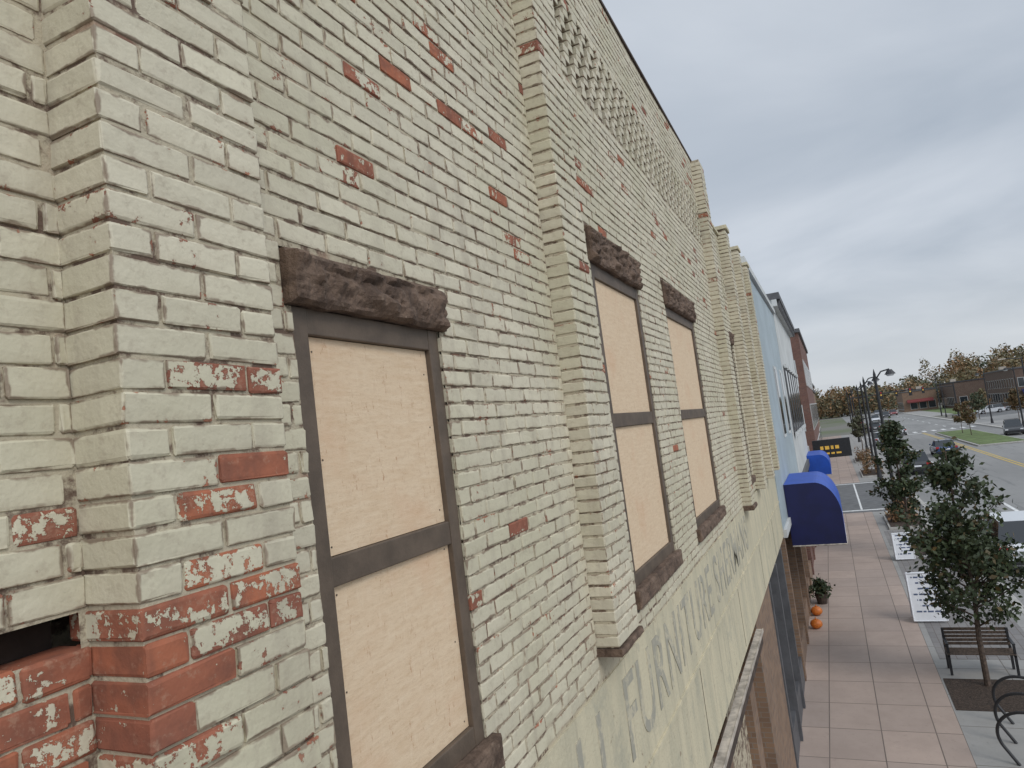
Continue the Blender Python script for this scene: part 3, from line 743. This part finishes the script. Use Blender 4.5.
car(62,-5.4,0,'k'); car(95,-18.6,math.pi*.95,'k'); car(150,-9.5,math.pi,'s',False); car(100,-5.6,0,'s'); car(140,-7,0,'k')
car(164,-29,math.pi/2,'w'); car(168,-34,math.pi/2,'s',False); car(160,-40,math.pi/2,'r',False); car(76,-9.2,0,'b',False); car(190,-10,math.pi,'w')
for k in range(9): car(172+random.uniform(-.4,.4),-40-k*4.2,0,random.choice('wksrb'),random.random()<.5)
car(134,-32,math.pi/2,'w'); car(142,-45,-math.pi/2,'k'); car(215,-14,math.pi,'k'); car(180,-6,0,'r',False); car(118,-9,0,'w',False)
car(88,-28,math.pi/2,'k'); car(96,-29,math.pi/2,'s'); car(104,-28.5,math.pi/2,'w',False); car(230,-17,math.pi,'r'); car(250,-14,math.pi,'s')

# ---------------------------------------------------------------- far buildings on the right
block('brick_shop_building',185,215,-62,-38,8.2,M['dbrick'],['x0','y1'],awn=M['navyawn'])
block('brick_shop_building',182,210,-92,-64,9.,M['tanbrick'],['x0'],awn=M['maroon'])
block('brick_shop_building',225,250,-50,-32,7,M['dbrick'],['x0','y1'],M['roof'])
block('brick_shop_building',178,205,-125,-96,8.5,M['dbrick'],['x0'],awn=M['navyawn'])
block('brick_shop_building',242,262,-30,-21,6,M['tanbrick'],['x0','y1'],awn=M['maroon'])
block('brick_shop_building',232,250,-78,-54,9,M['redbrick'],['x0','y1'])
block('brick_shop_building',230,250,6,24,7,M['redbrick'],['x0','y0'])

# ---------------------------------------------------------------- world, sun
el=math.radians(42); az=math.radians(216)
w=bpy.data.worlds.new('World'); sc.world=w; w.use_nodes=True; nt=w.node_tree; nt.nodes.clear()
N=lambda t: nt.nodes.new(t); L=nt.links.new
out=N('ShaderNodeOutputWorld'); bg=N('ShaderNodeBackground'); bg.inputs[1].default_value=.1; L(bg.outputs[0],out.inputs[0])
sky=N('ShaderNodeTexSky'); sky.sky_type='NISHITA'; sky.sun_disc=False; sky.sun_elevation=el; sky.sun_rotation=az
tc=N('ShaderNodeTexCoord'); sp=N('ShaderNodeSeparateXYZ'); L(tc.outputs['Generated'],sp.inputs[0])
def mth(op,a,b=0.,cl=False):
    n=N('ShaderNodeMath'); n.operation=op; n.use_clamp=cl
    for i,v in enumerate((a,b)):
        if isinstance(v,(int,float)): n.inputs[i].default_value=v
        else: L(v,n.inputs[i])
    return n.outputs[0]
zc=mth('ADD',mth('MAXIMUM',sp.outputs[2],0.),.14)
cx=mth('DIVIDE',sp.outputs[0],zc); cy=mth('DIVIDE',sp.outputs[1],zc)
cb=N('ShaderNodeCombineXYZ'); L(cx,cb.inputs[0]); L(cy,cb.inputs[1]); cb.inputs[2].default_value=3.7
nz=N('ShaderNodeTexNoise'); L(cb.outputs[0],nz.inputs['Vector']); nz.inputs['Scale'].default_value=.8; nz.inputs['Detail'].default_value=6; nz.inputs['Roughness'].default_value=.52; nz.inputs['Distortion'].default_value=.5
cr=N('ShaderNodeValToRGB'); L(nz.outputs[0],cr.inputs[0]); e=cr.color_ramp.elements
e[0].position=.34; e[0].color=(.42,.48,.56,1); e[1].position=.66; e[1].color=(.62,.67,.74,1)
hz=N('ShaderNodeMapRange'); hz.interpolation_type='SMOOTHSTEP'; L(sp.outputs[2],hz.inputs[0]); hz.inputs[1].default_value=0; hz.inputs[2].default_value=.22; hz.inputs[3].default_value=.7; hz.inputs[4].default_value=0
m1=N('ShaderNodeMix'); m1.data_type='RGBA'; L(hz.outputs[0],m1.inputs[0]); L(cr.outputs[0],m1.inputs[6]); m1.inputs[7].default_value=(.66,.69,.72,1)
dp_=N('ShaderNodeVectorMath'); dp_.operation='DOT_PRODUCT'; L(tc.outputs['Generated'],dp_.inputs[0]); dp_.inputs[1].default_value=(math.sin(az)*math.cos(el),math.cos(az)*math.cos(el),math.sin(el))
br=N('ShaderNodeMapRange'); br.interpolation_type='SMOOTHSTEP'; L(dp_.outputs['Value'],br.inputs[0]); br.inputs[1].default_value=.15; br.inputs[2].default_value=1.; br.inputs[3].default_value=10.; br.inputs[4].default_value=21.
sc1=N('ShaderNodeVectorMath'); sc1.operation='SCALE'; L(m1.outputs[2],sc1.inputs[0]); L(br.outputs[0],sc1.inputs['Scale'])
m2=N('ShaderNodeMix'); m2.data_type='RGBA'; m2.inputs[0].default_value=.94; L(sky.outputs[0],m2.inputs[6]); L(sc1.outputs[0],m2.inputs[7]); L(m2.outputs[2],bg.inputs[0])
sd=bpy.data.lights.new('sun','SUN'); sd.energy=1.15; sd.angle=math.radians(22); sd.color=(1,.955,.90)
so=bpy.data.objects.new('sun',sd); sc.collection.objects.link(so)
dv=Vector((math.sin(az)*math.cos(el),math.cos(az)*math.cos(el),math.sin(el))); so.rotation_euler=dv.to_track_quat('Z','Y').to_euler()
# ---------------------------------------------------------------- camera
cd=bpy.data.cameras.new('camera'); cam=bpy.data.objects.new('camera',cd); sc.collection.objects.link(cam); sc.camera=cam
cd.sensor_width=36; cd.lens=690/1024*36; cd.clip_start=.05; cd.clip_end=4000
u=Vector((-.1261,.9886,.0834)).normalized(); ww=Vector((315,-18,690)).normalized(); u=(u-ww*u.dot(ww)).normalized()
r=Vector((u.y*ww.z-u.z*ww.y,u.z*ww.x-u.x*ww.z,u.x*ww.y-u.y*ww.x))
R=Matrix(((ww.x,ww.y,-ww.z),(-r.x,-r.y,r.z),(u.x,u.y,-u.z)))
cam.matrix_world=Matrix.Translation((0,0,H))@R.to_4x4()
sc.view_settings.view_transform='Standard'; sc.view_settings.look='None'; sc.view_settings.exposure=0
